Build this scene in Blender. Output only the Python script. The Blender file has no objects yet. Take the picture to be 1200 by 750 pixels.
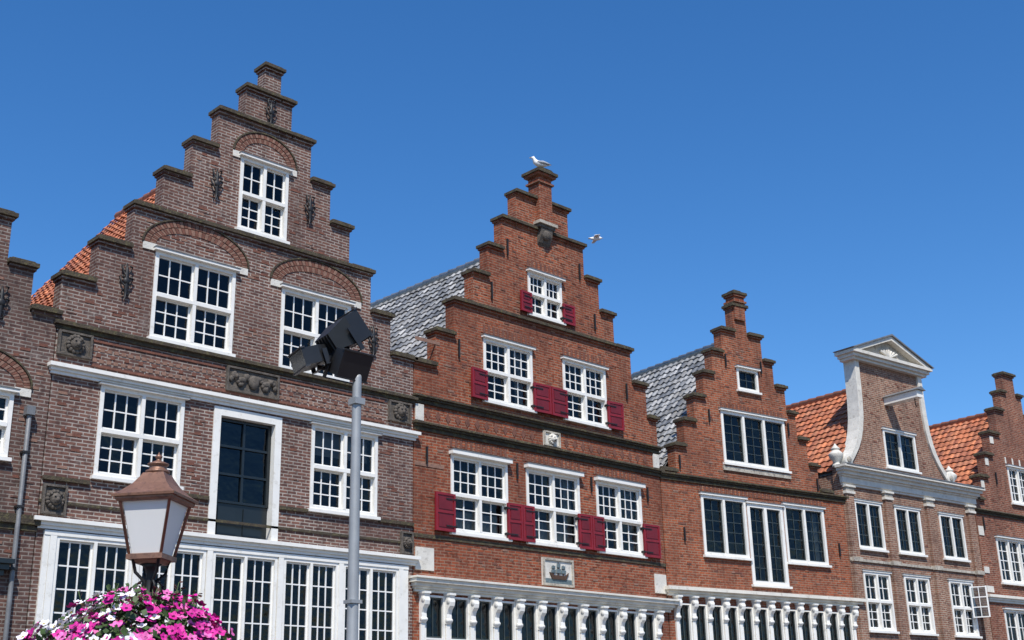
import bpy, math, random
from math import *
from mathutils import Vector, Matrix, noise
random.seed(7)
SC=bpy.context.scene
# ------------------------------------------------------------------ materials
def newmat(name):
    m=bpy.data.materials.new(name); m.use_nodes=True
    return m,m.node_tree,m.node_tree.nodes['Principled BSDF']
def N(nt,t,**k):
    n=nt.nodes.new(t)
    for a,b in k.items(): setattr(n,a,b)
    return n
def mixc(nt,fac,a,b,mode='MIX'):
    n=N(nt,'ShaderNodeMix',data_type='RGBA',blend_type=mode)
    for i,v in ((0,fac),(6,a),(7,b)):
        if isinstance(v,(int,float)): n.inputs[i].default_value=v
        elif isinstance(v,tuple): n.inputs[i].default_value=(*v,1)
        else: nt.links.new(v,n.inputs[i])
    return n.outputs[2]
def ramp(nt,inp,a,b,ca=(0,0,0),cb=(1,1,1)):
    r=N(nt,'ShaderNodeValToRGB'); r.color_ramp.elements[0].position=a; r.color_ramp.elements[1].position=b
    r.color_ramp.elements[0].color=(*ca,1); r.color_ramp.elements[1].color=(*cb,1)
    nt.links.new(inp,r.inputs[0]); return r.outputs[0]
def noisen(nt,vec,scale,detail=4,rough=.6):
    n=N(nt,'ShaderNodeTexNoise'); n.inputs['Scale'].default_value=scale; n.inputs['Detail'].default_value=detail
    n.inputs['Roughness'].default_value=rough
    if vec is not None: nt.links.new(vec,n.inputs['Vector'])
    return n.outputs['Fac']
def simple(name,col,rough=.7,var=.25,scale=3,bump=.0,metal=0,dirt=None,spec=.5,dlo=.5):
    m,nt,p=newmat(name)
    tc=N(nt,'ShaderNodeTexCoord').outputs['Object']
    f=noisen(nt,tc,scale); f2=ramp(nt,f,.3,.7)
    c=mixc(nt,f2,tuple(x*(1-var) for x in col),tuple(min(1,x*(1+var*.6)) for x in col))
    if dirt:
        g=noisen(nt,tc,scale*2.7,6,.7); g2=ramp(nt,g,dlo,dlo+.18); c=mixc(nt,g2,c,dirt)
    nt.links.new(c,p.inputs['Base Color'])
    p.inputs['Roughness'].default_value=rough; p.inputs['Metallic'].default_value=metal
    p.inputs['Specular IOR Level'].default_value=spec
    if bump:
        b=N(nt,'ShaderNodeBump'); b.inputs['Strength'].default_value=bump; b.inputs['Distance'].default_value=.02
        nt.links.new(noisen(nt,tc,scale*8,2),b.inputs['Height']); nt.links.new(b.outputs[0],p.inputs['Normal'])
    return m
def brick(name,c1,c2,mortar,stain,seed=0,rowh=.064,bw=.21,msize=.011,lime=.35,dark=.6,streak=.45):
    m,nt,p=newmat(name)
    tc=N(nt,'ShaderNodeTexCoord').outputs['Object']
    sx=N(nt,'ShaderNodeSeparateXYZ'); nt.links.new(tc,sx.inputs[0])
    ad=N(nt,'ShaderNodeMath',operation='ADD'); nt.links.new(sx.outputs[0],ad.inputs[0]); nt.links.new(sx.outputs[1],ad.inputs[1])
    cb=N(nt,'ShaderNodeCombineXYZ'); nt.links.new(ad.outputs[0],cb.inputs[0]); nt.links.new(sx.outputs[2],cb.inputs[1])
    nw=N(nt,'ShaderNodeTexNoise'); nw.inputs['Scale'].default_value=1.3; nw.inputs['Detail'].default_value=1; nt.links.new(cb.outputs[0],nw.inputs['Vector'])
    vs=N(nt,'ShaderNodeVectorMath',operation='MULTIPLY_ADD'); nt.links.new(nw.outputs['Color'],vs.inputs[0]); vs.inputs[1].default_value=(.03,.03,0); nt.links.new(cb.outputs[0],vs.inputs[2])
    br=N(nt,'ShaderNodeTexBrick'); nt.links.new(vs.outputs[0],br.inputs['Vector'])
    br.inputs['Scale'].default_value=1; br.inputs['Mortar Size'].default_value=msize; br.inputs['Mortar Smooth'].default_value=.2
    br.inputs['Brick Width'].default_value=bw; br.inputs['Row Height'].default_value=rowh; br.inputs['Bias'].default_value=0
    br.inputs['Color1'].default_value=(*c1,1); br.inputs['Color2'].default_value=(*c2,1); br.inputs['Mortar'].default_value=(*mortar,1)
    c=br.outputs['Color']
    n1=ramp(nt,noisen(nt,cb.outputs[0],.55+seed*.03,4,.65),.38,.66)
    c=mixc(nt,n1,c,mixc(nt,.6,c,stain))
    n2=N(nt,'ShaderNodeTexNoise'); n2.inputs['Scale'].default_value=8; n2.inputs['Detail'].default_value=2; nt.links.new(cb.outputs[0],n2.inputs['Vector'])
    c=mixc(nt,ramp(nt,n2.outputs['Fac'],.52,.68),c,mixc(nt,dark,c,(c1[0]*.3,c1[1]*.32,c1[2]*.4)))
    mp=N(nt,'ShaderNodeMapping'); mp.inputs['Scale'].default_value=(3.2,.35,1); nt.links.new(cb.outputs[0],mp.inputs[0])
    st=ramp(nt,noisen(nt,mp.outputs[0],1.1,5,.7),.48,.72)
    c=mixc(nt,st,c,mixc(nt,streak,c,(.045,.036,.03)))
    lb=ramp(nt,noisen(nt,cb.outputs[0],1.7+seed*.1,6,.75),.56,.8)
    c=mixc(nt,lb,c,mixc(nt,lime,c,(.45,.41,.37)))
    nt.links.new(c,p.inputs['Base Color']); p.inputs['Roughness'].default_value=.88; p.inputs['Specular IOR Level'].default_value=.2
    inv=N(nt,'ShaderNodeMath',operation='MULTIPLY_ADD'); nt.links.new(br.outputs['Fac'],inv.inputs[0]); inv.inputs[1].default_value=-1
    nt.links.new(n2.outputs['Fac'],inv.inputs[2])
    b=N(nt,'ShaderNodeBump'); b.inputs['Strength'].default_value=.6; b.inputs['Distance'].default_value=.013
    nt.links.new(inv.outputs[0],b.inputs['Height']); nt.links.new(b.outputs[0],p.inputs['Normal'])
    return m
def tilemat(name,rough,dirt,spec=.5):
    m,nt,p=newmat(name)
    at=N(nt,'ShaderNodeAttribute',attribute_name='Col')
    tc=N(nt,'ShaderNodeTexCoord').outputs['Object']
    f=ramp(nt,noisen(nt,tc,2.2,6,.7),.45,.72)
    f3=ramp(nt,noisen(nt,tc,14,3,.6),.4,.75)
    c=mixc(nt,f,at.outputs['Color'],mixc(nt,.6,at.outputs['Color'],dirt)); c=mixc(nt,f3,c,mixc(nt,.4,c,dirt))
    nt.links.new(c,p.inputs['Base Color']); p.inputs['Roughness'].default_value=rough; p.inputs['Specular IOR Level'].default_value=spec
    return m
def glassmat(name,tint=(.5,.55,.57),refl=1.0):
    m=bpy.data.materials.new(name); m.use_nodes=True; nt=m.node_tree; nt.nodes.clear()
    out=N(nt,'ShaderNodeOutputMaterial'); mx=N(nt,'ShaderNodeMixShader')
    tr=N(nt,'ShaderNodeBsdfTransparent'); tr.inputs[0].default_value=(*tint,1)
    gl=N(nt,'ShaderNodeBsdfGlossy'); gl.inputs['Roughness'].default_value=.03; gl.inputs[0].default_value=(.85,.9,.95,1)
    tc=N(nt,'ShaderNodeTexCoord').outputs['Object']
    b=N(nt,'ShaderNodeBump'); b.inputs['Strength'].default_value=.3; b.inputs['Distance'].default_value=.05
    nt.links.new(noisen(nt,tc,3.5,2),b.inputs['Height']); nt.links.new(b.outputs[0],gl.inputs['Normal'])
    fr=N(nt,'ShaderNodeFresnel'); fr.inputs[0].default_value=1.45
    ml=N(nt,'ShaderNodeMath',operation='MULTIPLY'); nt.links.new(fr.outputs[0],ml.inputs[0]); ml.inputs[1].default_value=.85*refl; ml.use_clamp=True
    nt.links.new(ml.outputs[0],mx.inputs[0]); nt.links.new(tr.outputs[0],mx.inputs[1]); nt.links.new(gl.outputs[0],mx.inputs[2]); nt.links.new(mx.outputs[0],out.inputs[0])
    return m
WHITE=simple('white_paint',(.80,.78,.72),.5,.07,2.5,.05,dirt=(.58,.55,.48),dlo=.56)
CREAM=simple('cream_paint',(.72,.68,.59),.55,.12,2.5,.05,dirt=(.42,.38,.31),dlo=.55)
SASHW=simple('sash_white',(.80,.79,.75),.45,.06,3)
SASHD=simple('sash_dark',(.035,.045,.045),.4,.2,3)
RED=simple('shutter_red',(.22,.010,.018),.5,.22,4,.05)
REDD=simple('shutter_red_trim',(.15,.007,.013),.5,.2,4)
IRON=simple('wrought_iron',(.014,.013,.013),.55,.3,8)
COPE=simple('mossy_coping',(.060,.046,.030),.92,.4,4,.8,dirt=(.12,.105,.045))
STONE=simple('sandstone',(.44,.40,.33),.85,.3,4,.5,dirt=(.16,.14,.12))
STONED=simple('weathered_stone',(.13,.11,.09),.9,.4,9,.9,dirt=(.05,.045,.04))
STONEL=simple('pale_stone',(.64,.61,.54),.8,.15,4,.3,dirt=(.34,.30,.25),dlo=.56)
LEAD=simple('lead',(.16,.165,.17),.5,.3,5,.2)
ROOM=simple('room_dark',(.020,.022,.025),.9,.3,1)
CURT=simple('curtain_cloth',(.42,.41,.38),.9,.15,5)
GLASS=glassmat('window_glass'); GLASSD=glassmat('window_glass_dark',(.2,.24,.27),1.2)
DOORD=simple('door_dark',(.012,.016,.018),.3,.2,4)
VA=simple('voussoir_red',(.17,.068,.045),.9,.35,9,.4); VB=simple('voussoir_pale',(.25,.14,.10),.9,.3,9,.4)
B1=brick('brown_brick',(.215,.102,.074),(.12,.060,.050),(.42,.37,.32),(.09,.048,.040),0)
B0=brick('dark_brick',(.16,.08,.062),(.10,.055,.046),(.30,.26,.225),(.08,.05,.042),2)
B2=brick('red_brick',(.38,.092,.038),(.21,.054,.028),(.32,.205,.14),(.12,.042,.028),1,lime=.12,dark=.75,streak=.4)
B3=brick('orange_brick',(.39,.102,.042),(.23,.062,.030),(.32,.21,.145),(.14,.05,.032),3,lime=.12,dark=.7,streak=.4)
B4=brick('tan_brick',(.32,.155,.10),(.21,.10,.068),(.42,.34,.26),(.17,.09,.065),4,lime=.2)
B5=brick('russet_brick',(.31,.095,.052),(.2,.065,.04),(.36,.25,.18),(.12,.05,.036),5,lime=.2)
TILE_O=tilemat('orange_pantile',.75,(.13,.05,.03)); TILE_G=tilemat('grey_pantile',.36,(.10,.10,.095),.7)
# ------------------------------------------------------------------ mesh builder
class MB:
    def __init__(s): s.v=[];s.f=[];s.m=[];s.mats=[];s.sm=[]
    def mi(s,m):
        if m not in s.mats: s.mats.append(m)
        return s.mats.index(m)
    def add(s,vs,fs,m,smooth=False):
        o=len(s.v); s.v+=[tuple(x) for x in vs]; i=s.mi(m)
        for f in fs: s.f.append(tuple(o+k for k in f)); s.m.append(i); s.sm.append(smooth)
    def box(s,x0,x1,y0,y1,z0,z1,m,M=None):
        vs=[(x0,y0,z0),(x1,y0,z0),(x1,y1,z0),(x0,y1,z0),(x0,y0,z1),(x1,y0,z1),(x1,y1,z1),(x0,y1,z1)]
        if M: vs=[M@Vector(v) for v in vs]
        s.add(vs,[(0,3,2,1),(4,5,6,7),(0,1,5,4),(1,2,6,5),(2,3,7,6),(3,0,4,7)],m)
    def prism(s,pts,y0,y1,m,M=None,axis='y'):
        n=len(pts)
        if axis=='y': vs=[(a,y0,z) for a,z in pts]+[(a,y1,z) for a,z in pts]
        elif axis=='x': vs=[(y0,a,z) for a,z in pts]+[(y1,a,z) for a,z in pts]
        else: vs=[(a,z,y0) for a,z in pts]+[(a,z,y1) for a,z in pts]
        if M: vs=[M@Vector(v) for v in vs]
        s.add(vs,[tuple(range(n)),tuple(range(2*n-1,n-1,-1))]+[(i,(i+1)%n,n+(i+1)%n,n+i) for i in range(n)],m)
    def lathe(s,prof,c,m,n=16,M=None,smooth=True,a0=0):
        vs=[];fs=[]
        for r,z in prof:
            for k in range(n):
                a=a0+2*pi*k/n; vs.append(Vector((r*cos(a),r*sin(a),z)))
        for i in range(len(prof)-1):
            for k in range(n):
                fs.append((i*n+k,i*n+(k+1)%n,(i+1)*n+(k+1)%n,(i+1)*n+k))
        fs.append(tuple(range(n-1,-1,-1))); fs.append(tuple((len(prof)-1)*n+k for k in range(n)))
        if M: vs=[M@v for v in vs]
        c=Vector(c); s.add([v+c for v in vs],fs,m,smooth)
    def ell(s,c,r,m,M=None,n=10):
        prof=[(max(.001,sin(pi*i/n)),-cos(pi*i/n)) for i in range(n+1)]
        T=Matrix.Diagonal((*r,1)); 
        if M: T=M@T
        s.lathe(prof,c,m,n+2,T)
    def tube(s,p,r,m,n=8):
        p=[Vector(q) for q in p]; vs=[];fs=[]
        rr=r if isinstance(r,(list,tuple)) else [r]*len(p)
        for i,q in enumerate(p):
            d=(p[min(i+1,len(p)-1)]-p[max(i-1,0)]).normalized()
            a=Vector((0,0,1)) if abs(d.z)<.9 else Vector((1,0,0))
            u=d.cross(a).normalized(); w=d.cross(u)
            for k in range(n):
                t=2*pi*k/n; vs.append(q+(u*cos(t)+w*sin(t))*rr[i])
        for i in range(len(p)-1):
            for k in range(n): fs.append((i*n+k,i*n+(k+1)%n,(i+1)*n+(k+1)%n,(i+1)*n+k))
        fs.append(tuple(range(n))); fs.append(tuple((len(p)-1)*n+k for k in range(n)))
        s.add(vs,fs,m,True)
    def obj(s,name,parent=None,bevel=0,fix=False):
        me=bpy.data.meshes.new(name); me.from_pydata(s.v,[],s.f)
        for m in s.mats: me.materials.append(m)
        me.polygons.foreach_set('material_index',s.m); me.polygons.foreach_set('use_smooth',s.sm); me.update()
        if fix:
            import bmesh
            bm=bmesh.new(); bm.from_mesh(me); bmesh.ops.recalc_face_normals(bm,faces=bm.faces); bm.to_mesh(me); bm.free()
        o=bpy.data.objects.new(name,me); SC.collection.objects.link(o)
        if parent: o.parent=parent
        if bevel:
            b=o.modifiers.new('b','BEVEL'); b.width=bevel; b.segments=1; b.limit_method='ANGLE'
        return o
def empty(name,loc=(0,0,0),rz=0):
    e=bpy.data.objects.new(name,None); SC.collection.objects.link(e); e.location=loc; e.rotation_euler=(0,0,rz); e.empty_display_size=.3
    return e
R=random.uniform
TW=.29
def shift(st,d=.08,start=1): return [(a+(d if i>=start else 0),b,z) for i,(a,b,z) in enumerate(st)]
# ------------------------------------------------------------------ building kit
class House:
    def __init__(s,name,loc,rz,brickm):
        s.e=empty(name,loc,rz); s.b=brickm; s.w=MB(); s.win=MB(); s.trim=MB(); s.holes=[]; s.iron=MB(); s.room=MB(); s.st=[]
    def hole(s,*h): s.holes.append(h)
    def walls(s,steps,zb=0,T=TW):
        s.st=steps
        zs=sorted(set([zb]+[t[2] for t in steps]+[h[2] for h in s.holes]+[h[3] for h in s.holes]))
        for a,b in zip(zs,zs[1:]):
            m=(a+b)/2; st=[t for t in steps if t[2]>m]
            if not st: continue
            st=min(st,key=lambda t:t[2]); iv=[(st[0],st[1])]
            for h in s.holes:
                if h[2]<m<h[3]:
                    nv=[]
                    for p,q in iv:
                        if h[0]>p: nv.append((p,min(q,h[0])))
                        if h[1]<q: nv.append((max(p,h[1]),q))
                    iv=[i for i in nv if i[1]-i[0]>.001]
            for p,q in iv: s.w.box(p,q,0,T,a,b,s.b)
    def copings(s,steps,full=(),slab=.075,o=.06,m=None,T=TW+.03):
        m=m or COPE
        for i,(a,b,z) in enumerate(steps):
            last=i==len(steps)-1
            segs=[(a,b)] if last else [(a,steps[i+1][0]),(steps[i+1][1],b)]
            if i==0 and not last and steps[1][0]-a<.05: continue
            for k,(p,q) in enumerate(segs):
                if q-p<.06: continue
                l=p-o if (last or k==0) else p; r=q+o if (last or k==1) else q
                j=R(-.008,.008); t=R(-.012,.012)
                s.trim.box(l+.03,r-.03 if (last or k==1) else r,-.045,T,z,z+.05,s.b)
                re=r+j if (last or k==1) else r
                s.trim.prism([(l+j,z+.05),(re,z+.05+t*.3),(re,z+.05+slab+t),(l+j,z+.05+slab)],-.105,T+.03,m)
                s.trim.prism([(l+j+.01,z+.05+slab),(re-.01,z+.05+slab+t),(re-(.07 if (last or k==1) else .01),z+.09+slab),(l+j+.07,z+.09+slab)],-.05,T,m)
            if i in full and not last:
                p,q=steps[i+1][0]+.002,steps[i+1][1]-.002
                s.trim.box(p,q,-.045,-.001,z,z+.05,s.b); s.trim.box(p,q,-.102,-.001,z+.05,z+.05+slab,m)
                s.trim.prism([(-.09,z+.05+slab),(-.001,z+.05+slab),(-.001,z+.1+slab)],p,q,m,axis='x')
    def band(s,a,b,z0,z1,prof,m):
        z=z0
        for f,pj in prof:
            zt=z0+(z1-z0)*f; s.trim.box(a-pj*.6,b+pj*.6,-pj,-.001,z,zt,m); z=zt
    def window(s,u0,u1,z0,z1,bays=2,split=.5,up=(3,2),lo=(3,3),fr=.07,frm=None,sm=None,head=True,curtain=0,sill=True,mw=.023,glass=None,proud=.03,sf=.032,headh=.05,hp=.08):
        frm=frm or WHITE; sm=sm or SASHW; glass=glass or GLASS; W=s.win
        s.hole(u0,u1,z0,z1)
        y0=-proud
        W.box(u0,u0+fr,y0,.14,z0,z1,frm); W.box(u1-fr,u1,y0,.14,z0,z1,frm)
        W.box(u0+fr,u1-fr,y0-.002,.14,z1-fr,z1,frm); W.box(u0+fr,u1-fr,y0-.002,.14,z0,z0+fr,frm)
        if head: W.box(u0-.05,u1+.05,-proud-hp,-.001,z1,z1+headh,frm); W.box(u0-.06,u1+.06,-proud-hp-.015,-.001,z1+headh,z1+headh+.012,LEAD)
        if sill: W.box(u0-.05,u1+.05,-proud-.06,-.001,z0-.06,z0,frm)
        a,b,c,d=u0+fr,u1-fr,z0+fr,z1-fr; tw=fr
        rows=[(c,d,lo)]
        if split:
            zm=c+(d-c)*split; W.box(a,b,y0-.01,.135,zm-tw/2,zm+tw/2,frm); rows=[(c,zm-tw/2,lo),(zm+tw/2,d,up)]
        bw=(b-a-(bays-1)*tw)/bays
        for (p,q,g) in rows:
            for i in range(bays):
                l=a+i*(bw+tw); r=l+bw
                if i: W.box(l-tw,l,y0-.006,.13,p,q,frm)
                t=R(-.004,.004); yo=.03+t+(.03 if (p==c and split) else 0)
                W.box(l,l+sf,yo,yo+.05,p,q,sm); W.box(r-sf,r,yo,yo+.05,p,q,sm)
                W.box(l+sf,r-sf,yo,yo+.05,p,p+sf*1.2,sm); W.box(l+sf,r-sf,yo,yo+.05,q-sf,q,sm)
                A,B,C,D=l+sf,r-sf,p+sf*1.2,q-sf
                for k in range(1,g[0]):
                    x=A+(B-A)*k/g[0]; W.box(x-mw/2,x+mw/2,yo+.008,yo+.04,C,D,sm)
                for k in range(1,g[1]):
                    z=C+(D-C)*k/g[1]; W.box(A,B,yo+.011,yo+.037,z-mw/2,z+mw/2,sm)
                for ci in range(g[0]):
                    for ri in range(g[1]):
                        x0=A+(B-A)*ci/g[0];x1=A+(B-A)*(ci+1)/g[0];q0=C+(D-C)*ri/g[1];q1=C+(D-C)*(ri+1)/g[1]
                        y=yo+.025; tx=R(-.005,.005);tz=R(-.005,.005)
                        W.add([(x0,y-tx-tz,q0),(x1,y+tx-tz,q0),(x1,y+tx+tz,q1),(x0,y-tx+tz,q1)],[(0,1,2,3)],glass)
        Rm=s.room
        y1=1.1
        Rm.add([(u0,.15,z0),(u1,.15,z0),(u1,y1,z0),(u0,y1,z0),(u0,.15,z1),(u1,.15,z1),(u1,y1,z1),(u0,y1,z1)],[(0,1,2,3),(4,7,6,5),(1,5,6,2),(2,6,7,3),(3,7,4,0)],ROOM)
        if curtain:
            if curtain&1:
                for (l,r) in ((a,a+(b-a)*R(.12,.2)),(b-(b-a)*R(.12,.2),b)): s.drape(l,r,c,d)
            if curtain&2: s.drape(a,b,c,c+(d-c)*R(.28,.4))
            if curtain&4: s.drape(a,b,d-(d-c)*R(.2,.4),d,flat=True)
    def drape(s,l,r,c,d,flat=False):
        n=max(6,int((r-l)/.035)); vs=[];fs=[]
        for i in range(n+1):
            x=l+(r-l)*i/n; y=.24+(0 if flat else .025*sin(i*1.9)+.01*sin(i*.7))
            vs+=[(x,y,c),(x,y,d)]
        for i in range(n): fs.append((2*i,2*i+2,2*i+3,2*i+1))
        s.room.add(vs,fs,CURT,True)
    def shutter(s,u0,u1,z0,z1,right=False,y=-.09):
        W=s.win; t=.035
        px=u0 if right else u1
        M=Matrix.Translation((px,y,0))@Matrix.Rotation(R(.0,.07)*(-1 if right else 1),4,'Z')@Matrix.Translation((-px,-y,0))
        W.box(u0,u1,y,y+t,z0,z1,RED,M)
        e=.05
        W.box(u0,u0+e,y-.018,y,z0,z1,RED,M);W.box(u1-e,u1,y-.018,y,z0,z1,RED,M)
        W.box(u0+e,u1-e,y-.017,y,z1-e,z1,RED,M);W.box(u0+e,u1-e,y-.017,y,z0,z0+e,RED,M)
        zm=(z0+z1)/2
        W.box(u0+e,u1-e,y-.017,y,zm-e/2,zm+e/2,RED,M)
        for q0,q1 in ((z0+e,zm-e/2),(zm+e/2,z1-e)):
            W.box(u0+e+.035,u1-e-.035,y-.012,y,q0+.035,q1-.035,REDD,M)
        for z in (z0+.12,z1-.12):
            if right: W.box(u0-.04,u0+.28,y-.028,y-.018,z-.012,z+.012,IRON,M)
            else: W.box(u1-.28,u1+.04,y-.028,y-.018,z-.012,z+.012,IRON,M)
        for z in (z0+.12,z1-.12):
            x=u0-.02 if right else u1+.02
            s.iron.box(x-.012,x+.012,y-.02,0,z-.03,z+.03,IRON)
    def anchor(s,u,z,h=.6,fancy=True):
        I=s.iron
        if not fancy:
            I.box(u-.018,u+.018,-.06,-.02,z-h/2,z+h/2,IRON); I.box(u-.012,u+.012,-.03,.01,z-.03,z+.03,IRON); return
        I.tube([(u,-.05,z-h/2),(u,-.07,z-h*.3),(u,-.06,z+h*.3),(u,-.05,z+h/2)],[.008,.034,.034,.01],IRON,6)
        I.ell((u,-.08,z),(.07,.03,.07),IRON,n=6)
        for sg in (-1,1):
            I.tube([(u,-.06,z-.1),(u+sg*.09,-.06,z-.04),(u+sg*.13,-.06,z+.06),(u+sg*.08,-.06,z+.1),(u+sg*.06,-.06,z+.05)],.02,IRON,6)
            I.tube([(u,-.06,z+.1),(u+sg*.08,-.06,z+.2),(u+sg*.1,-.06,z+.29),(u+sg*.05,-.06,z+.3)],.02,IRON,6)
            I.tube([(u,-.06,z-.14),(u+sg*.07,-.06,z-.22),(u+sg*.05,-.06,z-.28)],.016,IRON,6)
    def arch(s,uc,zs,hw,rise,th,n=40):
        for ring in range(2):
            r0=ring*th/2;
            for i in range(n):
                t0=pi*(i+.07)/n; t1=pi*(i+.93)/n
                def P(t,o): return (uc-cos(t)*(hw+o),zs+sin(t)*(rise+o))
                m=VA if (i+ring)%2 else VB
                pj=.012+.006*ring+R(0,.006)
                s.trim.prism([P(t0,r0+.006),P(t0,r0+th/2-.006),P(t1,r0+th/2-.006),P(t1,r0+.006)],-pj,-.001,m)
        for i in range(n):
            t0=pi*i/n; t1=pi*(i+1)/n
            s.trim.prism([(uc-cos(t)*(hw+o),zs+sin(t)*(rise+o)) for t,o in ((t0,th+.002),(t0,th+.035),(t1,th+.035),(t1,th+.002))],-.04,-.001,COPE)
        for sg in (-1,1):
            x=uc+sg*(hw+th/2); s.trim.box(x-.14,x+.14,-.025,-.001,zs-.15,zs-.01,STONEL)
    def relief(s,u0,u1,z0,z1,kind='lion',m=None,fm=None):
        T=s.trim; m=m or STONED; fm=fm or m
        T.box(u0,u1,-.03,-.001,z0,z1,m)
        for a,b,c,d in ((u0,u0+.04,z0,z1),(u1-.04,u1,z0,z1)): T.box(a,b,-.07,-.03,c,d,fm)
        T.box(u0+.04,u1-.04,-.068,-.03,z0,z0+.04,fm); T.box(u0+.04,u1-.04,-.068,-.03,z1-.04,z1,fm)
        uc,zc=(u0+u1)/2,(z0+z1)/2; w=(u1-u0)/2-.05; h=(z1-z0)/2-.05
        if kind=='lion':
            q=min(w,h)
            for k in range(14):
                a=2*pi*k/14; T.ell((uc+cos(a)*q*.8,-.06,zc+sin(a)*q*.8),(q*.25,.05,q*.25),m,n=6)
            T.ell((uc,-.09,zc),(q*.62,.09,q*.66),m,n=8); T.ell((uc,-.17,zc-q*.12),(q*.22,.05,q*.26),m,n=6)
            for sg in (-1,1): T.ell((uc+sg*q*.25,-.165,zc+q*.2),(q*.1,.03,q*.08),IRON,n=6); T.ell((uc+sg*q*.52,-.1,zc+q*.5),(q*.16,.04,q*.16),m,n=6)
            T.ell((uc,-.15,zc-q*.42),(q*.25,.04,q*.09),IRON,n=6)
        elif kind=='scroll':
            for k in range(26):
                x=uc+(k/25-.5)*2*w*.92; T.ell((x,-.05,zc+h*.45*sin(k*.9)),(.05,.045,.06+.02*sin(k)),m,n=6)
            T.ell((uc,-.07,zc),(h*.6,.06,h*.7),m,n=8)
            for sg in (-1,1): T.ell((uc+sg*w*.5,-.06,zc),(h*.5,.05,h*.3),m,n=7); T.ell((uc+sg*w*.72,-.07,zc+h*.3),(h*.22,.05,h*.25),m,n=7)
    def roof(s,xl,zl,xr,zr,xe,ze,depth,mat,pal,y0=TW,tw=.23,tl=.27,amp=.028,sc=None):
        for (ax,az) in ((xl,zl),(xe,ze)):
            L=hypot(xr-ax,zr-az); dx,dz=(xr-ax)/L,(zr-az)/L
            nx,nz=(-dz,dx) if ax<xr else (dz,-dx)
            if nz<0: nx,nz=-nx,-nz
            nr=int(L/tl)+1; nc=int(depth/tw); V=[];F=[];C=[]
            prof=[(0,0),(.15,.75),(.32,1),(.5,.72),(.68,.15),(.85,-.12)]
            for r in range(nr):
                t0=r*L/nr; t1=min(L,t0+L/nr+.05)
                ys=[]
                for c in range(nc):
                    for p,h in prof: ys.append((y0+c*tw+p*tw,h,c))
                ys.append((y0+nc*tw,0,nc-1))
                o=len(V); jj=[R(-.004,.008) for _ in range(nc)]; jt=[R(-.012,.012) for _ in range(nc)]
                for (y,h,c) in ys:
                    hh=h*amp+jj[c]; sag=.04*noise.noise(Vector((y*.5,t0*.4,ax)))
                    lo=jt[c]
                    if sc: lo+=-.06*(1-abs(2*((y-y0)/tw+ (0.5 if r%2 else 0))%2-1))
                    for t,e in ((t0+lo,.045),(t1,.0)):
                        V.append((ax+dx*t+nx*(hh+e+sag),y,az+dz*t+nz*(hh+e+sag)))
                    V.append((ax+dx*(t0+lo)+nx*(hh+.02+sag),y,az+dz*(t0+lo)+nz*(hh+.02+sag)))
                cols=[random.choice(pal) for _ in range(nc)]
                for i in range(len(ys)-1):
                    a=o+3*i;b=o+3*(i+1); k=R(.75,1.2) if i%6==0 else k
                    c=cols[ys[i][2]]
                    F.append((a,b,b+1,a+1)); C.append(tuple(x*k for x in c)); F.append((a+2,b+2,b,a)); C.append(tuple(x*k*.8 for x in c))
            me=bpy.data.meshes.new('roof_slope'); me.from_pydata(V,[],F); me.materials.append(mat)
            at=me.color_attributes.new('Col','FLOAT_COLOR','CORNER')
            li=0
            for pi_,pl in enumerate(me.polygons):
                for _ in pl.vertices: at.data[li].color=(*C[pi_],1); li+=1
            ob=bpy.data.objects.new('roof_slope',me); SC.collection.objects.link(ob); ob.parent=s.e
            s.w.add([(ax,y0,az-.06),(xr,y0,zr-.06),(xr,y0+depth,zr-.06),(ax,y0+depth,az-.06)],[(0,1,2,3)],LEAD)
        rc=MB(); 
        for i in range(int(depth/.35)):
            y=y0+i*.35; rc.tube([(xr,y,zr+.01),(xr,y+.37,zr+.03)],[.11,.125],mat,8)
        o=rc.obj('ridge_tiles',s.e); at=o.data.color_attributes.new('Col','FLOAT_COLOR','CORNER')
        for d in at.data: d.color=(*pal[0],1)
        yb=y0+depth-.05
        s.w.box(xl+.02,xl+.3,y0,yb,0,zl-.08,s.b); s.w.box(xe-.3,xe-.02,y0,yb,0,ze-.08,s.b)
        s.w.prism([(xl+.02,0),(xe-.02,0),(xe-.02,ze-.08),(xr,zr-.08),(xl+.02,zl-.08)],yb,yb+.3,s.b)
    def console(s,u,zt,h=.62,w=.13,pj=.2,m=None):
        m=m or WHITE
        pts=[(0,zt),(-pj,zt),(-pj,zt-.06),(-pj*.92,zt-.1),(-pj*1.02,zt-.18),(-pj*.95,zt-.26),(-pj*.62,zt-.33),(-pj*.45,zt-.42),(-pj*.5,zt-.5),(-pj*.55,zt-h+.04),(-pj*.4,zt-h),(0,zt-h)]
        s.trim.prism(pts,u-w/2,u+w/2,m,axis='x')
        s.trim.box(u-w/2-.02,u+w/2+.02,-pj-.02,-.001,zt-.045,zt-.002,m)
        s.trim.tube([(u-w/2-.012,-pj*.72,zt-.16),(u+w/2+.012,-pj*.72,zt-.16)],.055,m,10)
        s.trim.tube([(u-w/2-.01,-pj*.42,zt-h+.07),(u+w/2+.01,-pj*.42,zt-h+.07)],.04,m,10)
        s.trim.box(u-w/2+.015,u+w/2-.015,-.06,-.001,1.0,zt-h,m)
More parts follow.
